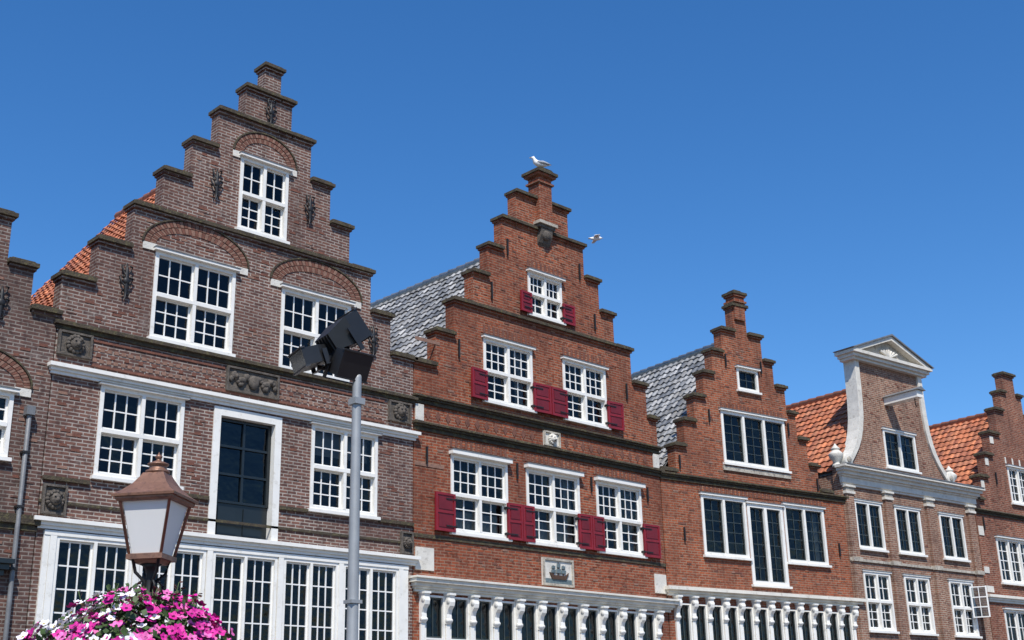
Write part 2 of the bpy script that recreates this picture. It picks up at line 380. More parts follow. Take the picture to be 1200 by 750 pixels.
    def stones(s,a,b,z0,z1,n):
        for _ in range(n):
            x=round(R(a,b)/.105)*.105; z=round(R(z0,z1)/.064)*.064
            if any(h[0]-.25<x<h[1]+.05 and h[2]-.1<z<h[3]+.25 for h in s.holes): continue
            c=[t for t in s.st if t[2]>z+.07]
            if not c: continue
            c=min(c,key=lambda t:t[2])
            if x<c[0]+.05 or x+.22>c[1]: continue
            s.trim.box(x+.006,x+R(.1,.195),-.006-R(0,.006),-.001,z+.006,z+.056,random.choice((VA,VB,VA,s.b)))
    def done(s):
        s.w.obj('walls',s.e); s.win.obj('windows',s.e,fix=False)
        if s.room.v: s.room.obj('rooms',s.e)
        s.trim.obj('trim',s.e,bevel=.006,fix=True)
        if s.iron.v: s.iron.obj('wall_anchors',s.e)
OR=[(.54,.17,.07),(.44,.14,.065),(.60,.21,.09),(.36,.12,.06),(.52,.20,.10)]
GR=[(.34,.34,.33),(.24,.245,.245),(.46,.45,.43),(.17,.175,.18),(.30,.29,.27)]
# ================================================================== house 0 (far left, partly seen)
H=House('brick_house',(0,20,0),0,B0)
st=[(1.2,8.46,8.76),(1.4,7.97,9.5),(1.9,7.5,10.32),(2.45,6.95,11.15),(3.0,6.4,12.0),(3.5,5.85,12.8),(4.05,5.3,13.6)]
H.window(6.2,7.86,6.2,7.3,up=(3,2),split=.5,lo=(3,2)); H.window(2.6,4.4,6.2,7.6)
H.window(5.9,7.5,3.0,4.6)
H.arch(7.03,7.42,.85,.38,.24)
H.walls(st); H.copings(st)
H.band(1.2,8.44,5.05,5.3,[(.4,.05),(1,.1)],COPE)
H.band(1.2,7.9,4.3,4.55,[(.35,.12),(.7,.2),(1,.28)],DOORD)
H.anchor(7.45,8.8); H.stones(7,8.3,4.6,9.4,70)
H.trim.tube([(8.12,-.09,7.0),(8.12,-.09,0)],.04,LEAD,10); H.trim.box(8.05,8.19,-.16,-.001,6.95,7.1,LEAD)
for z in (6.3,5.4,4.4): H.trim.box(8.06,8.18,-.14,-.001,z,z+.04,IRON)
H.roof(1.2,8.2,4.7,13.0,8.3,8.2,7,TILE_O,OR)
H.done()
# ================================================================== house 1 (tall brown stepped gable)
H=House('brick_house',(0,20,0),0,B1)
st=shift([(8.48,16.44,9.5),(9.0,15.8,10.34),(9.63,15.25,11.22),(10.17,14.66,12.1),(10.73,14.13,12.93),(11.28,13.6,13.8),(11.87,13.08,14.55),(12.3,12.78,15.2)])
H.window(11.9,13.05,11.42,13.0,bays=2,up=(2,2),lo=(2,3),split=.5)
H.window(10.2,11.92,8.78,10.48,up=(3,2),lo=(3,3),curtain=0)
H.window(13.0,14.72,8.72,10.42,up=(3,2),lo=(3,3))
H.window(9.36,11.0,6.1,7.72,up=(3,2),lo=(3,3),headh=.03)
H.window(13.83,15.48,6.02,7.72,up=(3,2),lo=(3,3),headh=.03,curtain=4)
H.hole(11.62,13.12,5.30,7.72); W=H.win
for a,b,c,d in ((11.62,11.77,5.3,7.72),(12.97,13.12,5.3,7.72)): W.box(a,b,-.03,.2,c,d,WHITE)
W.box(11.77,12.97,-.032,.2,7.56,7.72,WHITE)
W.box(11.77,12.97,.14,.2,5.3,5.95,DOORD); W.box(11.77,11.84,.1,.18,5.95,7.56,DOORD); W.box(12.90,12.97,.1,.18,5.95,7.56,DOORD); W.box(12.345,12.395,.11,.18,5.95,7.56,DOORD)
for z in (5.95,6.47,7.0,7.5): W.box(11.84,12.9,.105,.18,z,z+.045,DOORD)
W.add([(11.84,.15,5.95),(12.9,.15,5.95),(12.9,.15,7.56),(11.84,.15,7.56)],[(0,1,2,3)],GLASSD)
for sg in (11.85,12.4): W.box(sg+.04,sg+.44,.12,.14,5.36,5.88,DOORD)
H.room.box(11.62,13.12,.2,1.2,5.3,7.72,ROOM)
for (a,b) in ((8.82,10.2),(10.34,11.62),(11.76,13.14),(13.28,14.55),(14.67,16.05)):
    H.window(a,b,2.55,5.02,bays=2,up=(3,1),lo=(3,6),split=0,fr=.055,sill=False,head=False,mw=.024,sf=.032,curtain=random.choice((0,0,1)))
for u in (8.76,10.27,11.69,13.21,14.61,16.11): H.win.box(u-.055,u+.055,-.05,-.001,.3,5.02,WHITE)
H.win.box(8.6,8.7,-.04,-.001,.3,5.02,WHITE); H.win.box(16.17,16.3,-.04,-.001,.3,5.02,WHITE)
H.win.box(8.6,16.3,-.052,-.001,5.022,5.1,WHITE)
H.walls(st); H.copings(st,full=(2,5,6))
H.arch(11.06,10.62,.86,.36,.26); H.arch(13.86,10.56,.86,.36,.26); H.arch(12.48,13.1,.52,.34,.22,30)
WW=[(.3,.05),(.62,.09),(1,.15)]
H.band(8.46,16.46,7.76,7.94,WW,WHITE); H.band(8.46,16.46,5.12,5.3,WW,WHITE)
H.band(8.47,16.45,8.58,8.72,[(.5,.04),(1,.1)],COPE); 
H.band(8.47,16.45,5.55,5.6,[(1,.03)],COPE)
for a,b in ((8.48,9.3),(11.05,11.6),(13.14,13.78),(15.53,16.44)):
    H.trim.box(a,b,-.06,-.001,5.93,6.0,COPE)
x=9.2
while x<15.6:
    if not (11.8<x+.13<13.1):
        for k,(dx,dz) in enumerate(((0,0),(.13,0),(.065,.1),(0,.2),(.13,.2))):
            H.trim.box(x+dx-.04,x+dx+.045,-.012,-.001,8.14+dz-.03,8.14+dz+.035,VB if k!=2 else VA)
    x+=.27
H.trim.box(9.15,15.65,-.02,-.001,8.02,8.06,VA); H.trim.box(9.15,11.8,-.02,-.001,8.47,8.51,VA); H.trim.box(13.05,15.65,-.02,-.001,8.47,8.51,VA)
H.relief(8.5,9.12,8.12,8.56); H.relief(11.83,13.0,8.06,8.55,'scroll'); H.relief(15.75,16.35,8.1,8.55)
H.relief(8.5,8.92,5.36,5.86); H.relief(16.1,16.42,5.34,5.8)
H.anchor(11.36,12.2,.66);H.anchor(13.58,12.3,.66);H.anchor(9.64,9.72,.7);H.anchor(15.3,9.75,.7); H.anchor(12.53,14.2,.5)
for a,b,c,d,n in ((8.6,16.2,6,7.6,160),(8.6,16.2,8.8,9.4,70),(9.8,15.0,10.4,11.1,90),(10.9,13.9,11.4,12.8,60)): H.stones(a,b,c,d,n)
H.roof(8.5,8.6,12.53,14.0,16.4,8.6,6.6,TILE_O,OR)
H.done()
# ================================================================== house 2 (red shutters)
H=House('brick_house',(0,20,0),0,B2)
st=shift([(16.47,24.66,9.48),(17.0,24.3,10.32),(17.55,23.76,11.18),(18.14,23.15,12.02),(18.64,22.63,12.83),(19.13,22.1,13.68),(19.62,21.56,14.52)])
H.window(20.04,21.22,11.45,12.55,up=(3,2),lo=(2,2),split=.5,hp=.1,curtain=2)
H.window(18.52,20.1,9.02,10.52,up=(3,3),lo=(2,3),split=.48,curtain=1)
H.window(21.16,22.72,9.02,10.52,up=(3,3),lo=(2,3),split=.48)
for a,b,c in ((17.5,19.2,2),(19.8,21.58,3),(22.18,23.85,1)):
    H.window(a,b,5.92,7.62,up=(3,3),lo=(2,3),split=.48,headh=.09,hp=.12,curtain=c)
H.shutter(19.7,20.08,11.44,11.96); H.shutter(21.18,21.6,11.44,11.96,True)
H.shutter(18.06,18.56,9.0,9.7); H.shutter(20.06,20.6,9.0,9.7,True); H.shutter(20.64,21.2,9.0,9.7); H.shutter(22.68,23.22,9.0,9.7,True)
H.shutter(16.98,17.55,5.9,6.72); H.shutter(19.12,19.56,5.9,6.72,True); H.shutter(19.59,19.96,5.9,6.72); H.shutter(21.44,21.86,5.9,6.72,True); H.shutter(21.89,22.33,5.9,6.72); H.shutter(23.8,24.38,5.9,6.72,True)
xs=[16.68+i*.683 for i in range(12)]
for a,b in zip(xs,xs[1:]):
    H.window(a+.07,b-.07,2.6,4.55,bays=1,up=(2,1),lo=(2,3),split=.55,fr=.04,head=False,sill=False,sm=SASHD,glass=GLASSD)
H.walls(st); H.copings(st,full=(2,5))
T=H.trim
T.box(20.4,20.84,-.16,.24,13.95,15.22,B2)
T.box(20.34,20.9,-.2,.28,15.02,15.07,B2); T.box(20.3,20.94,-.24,.3,15.22,15.28,B2); T.box(20.26,20.98,-.28,.34,15.28,15.36,COPE)
T.prism([(20.3,15.36),(20.94,15.36),(20.8,15.44),(20.42,15.44)],-.22,.28,COPE)
T.box(20.3,20.94,-.24,-.001,13.87,13.95,STONE); T.box(20.34,20.9,-.19,-.001,13.79,13.87,STONED)
T.prism([(-.001,13.79),(-.17,13.79),(-.15,13.6),(-.06,13.42),(-.001,13.36)],20.42,20.82,STONED,axis='x'); T.ell((20.62,-.12,13.62),(.15,.09,.14),STONED,n=8)
DB=[(.25,.05),(.5,.03),(.75,.08),(1,.13)]
H.band(16.49,24.66,8.62,8.8,DB,COPE); H.band(16.49,24.66,8.02,8.2,DB,COPE)
H.band(16.49,24.66,5.72,5.8,[(1,.03)],COPE)
H.band(16.5,24.68,4.6,4.9,[(.2,.06),(.35,.11),(.6,.16),(.85,.24),(1,.28)],CREAM)
for z0,z1 in ((8.24,8.6),(5.05,5.52)):
    for a,b in ((16.49,16.72),(24.42,24.65)) if z0>8 else ((16.5,17.0),(24.2,24.64)): T.box(a,b,-.035,-.001,z0,z1,STONEL)
for z in (7.25,10.05): T.box(16.49,17.3 if z<8 else 17.2,-.012,-.001,z,z+.08,VB)
for (a,b,z) in ((17.4,19.3,7.78),(19.7,21.7,7.78),(22.1,23.95,7.78),(18.45,20.2,10.64),(21.1,22.8,10.64),(19.95,21.3,12.68)):
    n=int((b-a)/.075)
    for i in range(n): T.box(a+i*.075+.006,a+i*.075+.069,-.012-R(0,.005),-.001,z,z+.2,VA if i%2 else B2)
x=16.85
while x<24.3:
    if not 20.2<x<21.05: T.prism([(x,8.29),(x+.08,8.41),(x,8.53),(x-.08,8.41)],-.012,-.001,VA)
    x+=.29
T.box(20.22,21.22,-.05,-.001,4.98,5.6,STONEL); 
for a,b,c,d in ((20.22,20.27,4.98,5.6),(21.17,21.22,4.98,5.6)): T.box(a,b,-.085,-.05,c,d,STONE)
T.box(20.27,21.17,-.083,-.05,4.98,5.03,STONE);T.box(20.27,21.17,-.083,-.05,5.55,5.6,STONE)
SEA=simple('plaque_sea',(.12,.16,.17),.6,.3,12); HUL=simple('ship_hull',(.08,.04,.02),.6,.3,12)
T.box(20.28,21.16,-.06,-.05,5.03,5.14,SEA)
T.prism([(20.42,5.28),(20.5,5.13),(20.95,5.13),(21.05,5.3),(20.93,5.22),(20.55,5.22)],-.09,-.05,HUL)
for x,h in ((20.55,.2),(20.72,.28),(20.88,.22)):
    T.box(x-.008,x+.008,-.075,-.05,5.2,5.24+h,HUL)
    T.prism([(x-.07,5.27),(x+.06,5.27),(x+.075,5.27+h*.35),(x-.055,5.27+h*.35)],-.085,-.05,SEA); T.prism([(x-.05,5.28+h*.42),(x+.05,5.28+h*.42),(x+.055,5.28+h*.75),(x-.045,5.28+h*.75)],-.083,-.05,SEA)
H.relief(20.4,20.95,8.24,8.6,'lion',STONEL,STONE)
for x in xs: H.console(x,4.6)
for u,z in ((17.75,10.1),(23.5,10.1),(18.8,11.75),(22.4,11.75),(19.35,13.0),(21.9,13.0)): H.anchor(u,z,.42,False)
for u in (16.8,19.5,22.0,24.1): H.anchor(u,7.5,.36,False)
for a,b,c,d,n in ((16.6,24.5,5.1,7.9,200),(17.1,24.2,8.9,10.2,130),(18.0,23.2,10.4,11.9,110),(19.3,21.9,12,14.3,70)): H.stones(a,b,c,d,n)
H.roof(16.5,8.35,20.57,13.6,24.6,8.35,9,TILE_G,GR,tw=.24,tl=.25,sc=True)
H.done()
# ================================================================== house 3
oB=(24.68,20,0); tB=-.15
H=House('brick_house',oB,tB,B3)
st=shift([(0.02,7.12,8.02),(0.03,6.56,8.15),(.5,6.1,8.87),(.88,5.74,9.6),(1.31,5.38,10.33),(1.72,5.03,11.05),(2.12,4.62,11.75),(2.55,4.22,12.45),(3.08,3.68,13.25)],start=2)
H.window(3.12,3.95,10.82,11.46,bays=1,up=(2,2),lo=(2,2),split=0,sm=SASHD)
H.window(2.36,4.86,8.66,10.12,bays=3,lo=(2,5),split=0,sm=SASHD,mw=.02,hp=.06,fr=.08)
H.window(1.38,3.02,6.12,7.7,bays=2,lo=(2,5),split=0,sm=SASHD,mw=.02,hp=.05,fr=.08); H.window(4.5,6.14,6.12,7.7,bays=2,lo=(2,5),split=0,sm=SASHD,mw=.02,hp=.05,fr=.08,curtain=1)
H.window(3.07,4.45,5.45,7.62,bays=2,lo=(2,6),split=0,sm=SASHD,mw=.02,hp=.05,fr=.1)
xs=[.25+i*.555 for i in range(13)]
for a,b in zip(xs,xs[1:]): H.window(a+.06,b-.06,2.6,4.85,bays=1,up=(2,1),lo=(2,3),split=.55,fr=.04,head=False,sill=False,sm=SASHD,glass=GLASSD)
H.walls(st); H.copings(st[1:],full=())
T=H.trim
T.box(3.2,3.6,-.08,.26,12.9,13.66,B3); T.box(3.12,3.68,-.15,.33,13.66,13.74,COPE); T.box(3.16,3.64,-.12,.3,13.6,13.66,B3); T.box(3.15,3.65,-.13,.31,13.42,13.48,B3)
T.box(3.26,3.54,-.04,.22,13.74,13.82,COPE)
H.band(.02,7.12,7.98,8.16,DB,COPE)
H.band(.02,7.2,5.02,5.24,[(.3,.08),(.6,.14),(1,.24)],CREAM)
for x in xs: H.console(x,5.02,h=.6,w=.12)
for (a,b,z) in ((2.3,4.9,10.2),(1.3,6.2,7.79)):
    n=int((b-a)/.075)
    for i in range(n): T.box(a+i*.075+.006,a+i*.075+.069,-.012-R(0,.005),-.001,z,z+.16,VA if i%2 else B3)
T.box(2.3,4.92,-.05,-.001,8.45,8.57,STONE)
for u,z in ((1.9,9.9),(5.0,9.9),(2.7,11.6),(4.1,11.6),(.7,8.5),(6.0,8.4),(.7,6.6),(6.65,6.6)): H.anchor(u,z,.36,False)
for a,b,c,d,n in ((.2,7,5.4,7.7,140),(.7,6,8.2,8.8,50),(1.4,5.2,8.9,11,100),(2.7,4.1,11.2,12.4,40)): H.stones(a,b,c,d,n)
H.roof(.05,7.9,3.33,12.35,6.9,7.9,9,TILE_G,GR,tw=.24,tl=.25,sc=True)
H.done()
# ================================================================== house 4 (neck gable with pediment)
oC=(31.98,18.89,0); tC=-.10
H=House('brick_house',oC,tC,B4)
CU=[(9.05,-.12),(9.2,.02),(9.4,.2),(9.7,.45),(10.0,.63),(10.3,.75),(10.7,.85),(11.2,.9),(11.8,.92),(12.55,.93)]
def lft(z):
    for (a,b),(c,d) in zip(CU,CU[1:]):
        if a<=z<=c: return b+(d-b)*(z-a)/(c-a)
    return .93
AX=2.62
st=[(-.32,6.4,9.05)]+[(lft(9.05+k*.1+.05),2*AX-lft(9.05+k*.1+.05),9.05+(k+1)*.1) for k in range(35)]
H.window(1.98,3.62,9.3,10.48,bays=2,lo=(2,4),split=0,mw=.022,hp=.04,sm=SASHD)
for a in (.14,2.08,4.38): H.window(a,a+1.28,6.72,8.1,bays=2,lo=(2,4),split=0,mw=.022,hp=.03,headh=.04,sm=SASHD,curtain=random.choice((0,2))); H.window(a+.05,a+1.32,4.4,6.05,bays=2,up=(2,2),lo=(2,3),split=.5,mw=.022,hp=.03,headh=.04); H.window(a+.05,a+1.32,1.2,3.6,bays=2)
H.walls(st)
T=H.trim
def ribbon(pts,wd,y0,y1,m):
    for sgn in (0,1):
        q=[(x if not sgn else 2*AX-x,z) for z,x in pts]
        for (x0,z0),(x1,z1) in zip(q,q[1:]):
            w=wd if not sgn else -wd
            T.prism([(x0-w*.25,z0),(x1-w*.25,z1),(x1+w,z1),(x0+w,z0)],y0,y1,m)
ribbon(CU,.17,-.07,.35,STONEL)
for sg in (0,1):
    f=(lambda x:x) if not sg else (lambda x:2*AX-x)
    T.tube([(f(.02),-.1,9.28),(f(.02),.35,9.28)],.19,STONEL,14); T.tube([(f(.02),-.13,9.28),(f(.02),-.1,9.28)],.09,STONE,12)
    T.lathe([(.14,0),(.14,.06),(.08,.1),(.1,.16),(.2,.28),(.22,.38),(.14,.46),(.1,.5),(.14,.54),(.06,.62),(.01,.7)],(f(-.28),.12,9.06),STONEL,14)
H.band(-.34,6.42,8.5,9.05,[(.12,.06),(.45,.1),(.55,.15),(.72,.22),(.88,.3),(1,.38)],STONEL)
T.box(-.5,6.58,-.4,-.001,9.05,9.08,LEAD)
for u in (-.1,1.75,3.86,6.12):
    T.box(u-.17,u+.17,-.09,-.001,1,8.25,B4); T.box(u-.21,u+.21,-.13,-.001,8.25,8.32,STONEL); T.box(u-.19,u+.19,-.11,-.001,8.32,8.44,STONE); T.box(u-.23,u+.23,-.15,-.001,8.44,8.5,STONEL)
    T.box(u-.2,u+.2,-.14,-.001,6.3,6.42,STONE)
H.band(-.3,6.4,6.32,6.4,[(1,.05)],STONE)
T.box(.72,4.52,-.16,.35,12.5,12.58,STONEL);T.box(.66,4.58,-.24,.38,12.58,12.68,STONEL);T.box(.58,4.66,-.32,.42,12.68,12.78,STONEL)
T.prism([(.8,12.78),(4.44,12.78),(AX,13.42)],-.1,.3,STONE)
for sg in (0,1):
    f=(lambda x:x) if not sg else (lambda x:2*AX-x)
    T.prism([(f(.58),12.782),(f(.95),12.782),(f(AX),13.38),(f(AX),13.52)],-.3,.38,STONEL)
    T.prism([(f(.5),12.80),(f(.58),12.785),(f(AX),13.522),(f(AX),13.58)],-.36,.42,LEAD)
for k in range(-3,4): T.tube([(AX,-.14,12.84),(AX+k*.14,-.14,13.1-abs(k)*.03)],[.02,.05],STONEL,6)
T.box(2.25,2.55,-1.2,-.001,11.28,11.5,WHITE); T.prism([(2.18,11.5),(2.62,11.5),(2.4,11.62)],-1.28,-.001,LEAD)
H.iron.tube([(2.4,-1.0,11.28),(2.4,-1.0,11.1),(2.44,-1.0,11.04),(2.4,-1.0,11.0)],.018,IRON,6)
H.stones(1.2,4,9.4,12.3,100); H.stones(0,6.2,4.4,8.2,140)
Mq=Matrix.Translation((5.42,-.08,0))@Matrix.Rotation(radians(-62),4,'Z')
for a,b in ((0,.045),(.455,.5)): H.win.box(a,b,0,.04,4.95,5.9,SASHW,Mq)
for z in (4.95,5.25,5.55,5.86): H.win.box(.045,.455,.002,.038,z,z+.03,SASHW,Mq)
H.win.box(.24,.262,.004,.036,4.98,5.86,SASHW,Mq)
H.win.add([Mq@Vector(v) for v in ((.04,.02,4.98),(.46,.02,4.98),(.46,.02,5.87),(.04,.02,5.87))],[(0,1,2,3)],GLASS)
H.roof(-.25,8.95,AX,12.1,5.5,8.95,9,TILE_O,OR)
H.done()
# ================================================================== house 5
H=House('brick_house',oC,tC,B5)
AX5=9.72
st=shift([(6.5,12.95,8.72),(6.98,2*AX5-6.98,9.5),(7.42,2*AX5-7.42,10.3),(7.9,2*AX5-7.9,11.1),(8.5,2*AX5-8.5,12.0),(9.0,2*AX5-9.0,12.7),(9.34,10.1,13.4)])
H.window(8.8,10.65,8.86,10.1,bays=3,lo=(2,4),split=0,mw=.025)
H.window(7.45,9.5,6.15,7.6,bays=3,lo=(2,4),split=0,mw=.025); H.window(9.95,11.9,6.15,7.6,bays=3,lo=(2,4),split=0,mw=.025)
H.window(7.3,9.4,3.2,5.3,bays=3,up=(2,2),lo=(2,3)); H.window(9.8,12,3.2,5.3,bays=3)
H.walls(st); H.copings(st)
H.band(6.52,12.9,5.5,5.72,WW,CREAM); H.band(6.52,12.9,8.3,8.45,DB,COPE)
for a,b,c,d in ((6.52,6.8,7.6,7.9),(6.52,6.8,6.4,6.6),(7.07,7.25,9.2,9.45),(7.51,7.7,10.0,10.25),(8.0,8.2,10.8,11.05),(6.52,6.9,5.8,6.0)): H.trim.box(a,b,-.025,-.001,c,d,STONEL)
for i in range(18): H.trim.box(8.75+i*.11,8.83+i*.11,-.015,-.001,10.2,10.42,STONEL if i%4==0 else VA)
H.anchor(8.0,9.6,.4,False); H.anchor(6.85,8.0,.4,False); H.stones(6.7,10.5,5.8,9,120)
H.roof(6.55,8.6,AX5,12.2,12.85,8.6,9,TILE_O,OR)
H.done()
# ================================================================== flood light pole
POLE=simple('galvanised_steel',(.34,.35,.35),.5,.15,3,metal=.3); BLK=simple('black_housing',(.013,.013,.014),.42,.25,5); BLK2=simple('housing_edge',(.035,.035,.037),.4,.2,5)
BGL=simple('floodlight_glass',(.02,.02,.022),.12,.1,3)
e=empty('floodlight_pole',(8.96,12,0)); P=MB()
P.lathe([(.11,0),(.11,1.2),(.075,1.3),(.066,3.5),(.056,5.96),(.056,6.0),(.02,6.02)],(0,0,0),POLE,18)
P.box(-.075,.075,-.075,.075,5.62,5.7,POLE); P.box(-.08,.08,-.08,.08,3.2,3.24,POLE)
P.obj('pole',e)
Rv=Vector((.72,-.69,0)).normalized(); Fv=Vector((.69,.72,0)).normalized()
P=MB()
P.tube([tuple(-Rv*.5+Vector((0,0,6.12))),tuple(Rv*.04+Vector((0,0,6.02)))],.03,BLK,8)
def flood(c,az,tilt,w,h,d,roll=0):
    M=Matrix.Translation(c)@Matrix.Rotation(az,4,'Z')@Matrix.Rotation(tilt,4,'X')@Matrix.Rotation(roll,4,'Y')
    f=[(-w/2,d*.5,-h/2),(w/2,d*.5,-h/2),(w/2,d*.5,h/2),(-w/2,d*.5,h/2)]
    g=[(-w*.5,d*.1,-h/2),(w*.5,d*.1,-h/2),(w*.5,d*.1,h/2),(-w*.5,d*.1,h/2)]
    k=[(-w*.36,-d*.5,-h*.3),(w*.36,-d*.5,-h*.3),(w*.36,-d*.5,h*.3),(-w*.36,-d*.5,h*.3)]
    vs=[M@Vector(v) for v in f+g+k]
    P.add(vs,[(0,1,2,3)],BGL); P.add(vs,[(0,4,5,1),(1,5,6,2),(2,6,7,3),(3,7,4,0),(4,8,9,5),(5,9,10,6),(6,10,11,7),(7,11,8,4),(11,10,9,8)],BLK)
    P.box(-w/2-.015,w/2+.015,d*.42,d*.53,h/2+.001,h/2+.02,BLK2,M); P.box(-w/2-.015,w/2+.015,d*.42,d*.53,-h/2-.02,-h/2-.001,BLK2,M)
    for sg in (-1,1): P.box(sg*(w/2+.03)-.008,sg*(w/2+.03)+.008,-.03,.03,-h*.7,.04,BLK,M)
    P.box(-w/2-.038,w/2+.038,-.03,.03,-h*.74,-h*.7,BLK,M)
    for i in range(5): P.box(-w*.28+i*w*.14-.006,-w*.28+i*w*.14+.006,-d*.54,-d*.3,-h*.3,h*.3,BLK,M)
def azof(v): return atan2(-v.x,v.y)
top=Vector((0,0,6.08))
flood(top-Rv*.50+Vector((0,0,.18)),azof(-Rv*.9-Fv*.5),radians(-20),.44,.22,.56)
flood(top-Rv*.22+Vector((0,0,.44)),azof(Rv*.75+Fv*.5),radians(38),.52,.38,.5)
flood(top-Rv*.14+Vector((0,0,.09)),azof(Rv*.7-Fv*.7),radians(-25),.46,.33,.42)
P.tube([(0,0,5.98),tuple(-Rv*.15+Vector((0,0,6.4)))],.035,BLK,8)
P.obj('floodlights',e)
# ================================================================== lantern
COP=simple('aged_copper',(.27,.14,.09),.42,.25,7,.1,metal=.35,dirt=(.13,.07,.05))
m,nt,p=newmat('opal_glass'); p.inputs['Base Color'].default_value=(.88,.88,.84,1); p.inputs['Roughness'].default_value=.2
tr=N(nt,'ShaderNodeBsdfTranslucent'); tr.inputs[0].default_value=(.95,.95,.9,1); mx=N(nt,'ShaderNodeMixShader'); mx.inputs[0].default_value=.3
nt.links.new(p.outputs[0],mx.inputs[1]); nt.links.new(tr.outputs[0],mx.inputs[2]); nt.links.new(mx.outputs[0],nt.nodes['Material Output'].inputs[0]); OPAL=m
LX,LY=5.03,9.52
camdir=atan2(LX,LY)
e=empty('street_lantern',(LX,LY,0)); P=MB()
rot=-camdir+radians(-24)
MR=Matrix.Rotation(rot,4,'Z')
def sq(prof,m,smooth=False): P.lathe([(r*1.41421,z) for r,z in prof],(0,0,0),m,4,MR,smooth,a0=pi/4)
bt,bb,zt,zb=.218,.135,3.59,3.13
for k in range(4):
    Mk=MR@Matrix.Rotation(k*pi/2,4,'Z')
    g=[(-bt+.02,-bt+.012,zt),(bt-.02,-bt+.012,zt),(bb-.02,-bb+.012,zb),(-bb+.02,-bb+.012,zb)]
    P.add([Mk@Vector(v) for v in g],[(0,1,2,3)],OPAL)
    P.tube([Mk@Vector((-bt,-bt,zt)),Mk@Vector((-bb,-bb,zb))],.013,COP,6)
sq([(bt+.018,zt-.02),(bt+.03,zt),(bt+.03,zt+.015),(bt+.012,zt+.03)],COP)
sq([(bb+.018,zb-.03),(bb+.02,zb+.01),(bb-.01,zb+.02)],COP)
sq([(bt+.052,zt+.015),(bt+.056,zt+.035),(bt-.005,zt+.075),(.15,zt+.14),(.105,zt+.21),(.09,zt+.24)],COP)
P.lathe([(.088,zt+.235),(.102,zt+.25),(.102,zt+.265),(.076,zt+.275),(.072,zt+.305),(.09,zt+.315),(.09,zt+.325),(.045,zt+.345),(.022,zt+.355),(.018,zt+.37),(.03,zt+.38),(.03,zt+.395),(.01,zt+.41),(.002,zt+.43)],(0,0,0),COP,18)
sq([(.10,3.07),(.12,3.10)],COP)
for k in range(4):
    Mk=MR@Matrix.Rotation(k*pi/2+pi/4,4,'Z')
    P.tube([Mk@Vector((.16,0,3.11)),Mk@Vector((.13,0,3.0)),Mk@Vector((.05,0,2.93)),Mk@Vector((.035,0,2.85))],.014,IRON,6)
    P.tube([Mk@Vector((.05,0,2.95)),Mk@Vector((.11,0,2.9)),Mk@Vector((.12,0,2.85)),Mk@Vector((.08,0,2.84))],.01,IRON,6)
P.lathe([(.09,0),(.09,.9),(.06,1.0),(.045,1.2),(.04,2.7),(.06,2.76),(.04,2.8),(.035,3.0),(.05,3.04),(.09,3.07)],(0,0,0),IRON,14)
P.obj('lantern_body',e)
# ================================================================== flowers
LEAF=simple('petunia_leaf',(.055,.10,.025),.6,.5,20); LEAFR=simple('coleus_leaf',(.12,.05,.03),.6,.4,20)
MAG=simple('petal_magenta',(.58,.010,.26),.6,.3,12); PINK=simple('petal_pink',(.70,.14,.40),.6,.25,12); WH=simple('petal_white',(.84,.80,.84),.6,.08,12)
CEN=simple('petal_centre',(.5,.42,.12),.7,.2,12); CEM=simple('petal_throat',(.16,.005,.08),.7,.2,12)
e=empty('hanging_flower_basket',(LX-.05,LY,-.09)); P=MB()
P.lathe([(.2,1.75),(.4,1.9),(.5,2.2),(.5,2.3),(.48,2.3)],(0,0,0),IRON,20)
P.lathe([(.3,1.7),(.62,1.95),(.72,2.2),(.6,2.48),(.3,2.62),(.02,2.66)],(0,0,0),LEAF,20)
def surf(th,ph,sc=1):
    n=noise.noise(Vector((cos(th)*2.1,sin(th)*2.1,ph*2.3)))*.2+noise.noise(Vector((cos(th)*6,sin(th)*6,ph*6+3)))*.1
    r=.90*(1+n)*sc; rz=.76*(1+n)*sc
    return Vector((r*cos(ph)*cos(th),r*cos(ph)*sin(th),2.06+rz*sin(ph)))
def leaf(c,d,L,m):
    d=d.normalized(); a=d.cross(Vector((R(-1,1),R(-1,1),R(-1,1)))).normalized(); u=a*cos(1)+d*.35
    s2=a.cross(d).normalized()
    P.add([c,c+u*L*.5+s2*L*.25,c+u*L,c+u*L*.5-s2*L*.25],[(0,1,2),(0,2,3)],m)
for i in range(5600):
    th=R(0,2*pi); ph=asin(R(-.75,1)); sc=R(.72,1.05); c=surf(th,ph,sc); d=(c-Vector((0,0,2.06)))
    leaf(c,d+Vector((R(-.4,.4),R(-.4,.4),R(-.4,.4))),R(.06,.13),LEAF if random.random()<.92 or ph<.7 else LEAFR)
for i in range(60):
    th=R(0,2*pi); r=R(0,.45); b=Vector((r*cos(th),r*sin(th),2.72)); d=Vector((R(-.4,.4),R(-.4,.4),1)); L=R(.1,.26)
    P.tube([b,b+d*L],.004,LEAF,4)
    for k in range(7): leaf(b+d*L*(k+2)/8,d+Vector((R(-1,1),R(-1,1),0)),R(.05,.09),LEAF if i%4 else LEAFR)
def flower(c,d,r,m,cm):
    d=d.normalized(); a=d.orthogonal().normalized(); b=d.cross(a); t0=R(0,6); V=[c-d*r*.35]; n=20
    for k in range(n):
        t=t0+2*pi*k/n; q=r*(.9+.13*cos(5*(t-t0)))+R(-.03,.03)*r
        V.append(c+(a*cos(t)+b*sin(t))*q*.3+d*(-.05*r))
    for k in range(n):
        t=t0+2*pi*k/n; q=r*(.88+.14*cos(5*(t-t0)))
        V.append(c+(a*cos(t)+b*sin(t))*q+d*(r*(.12+.12*sin(5*(t-t0)+1))))
    P.add(V,[(0,1+k,1+(k+1)%n) for k in range(n)],cm); P.add(V,[(1+k,1+n+k,1+n+(k+1)%n,1+(k+1)%n) for k in range(n)],m)
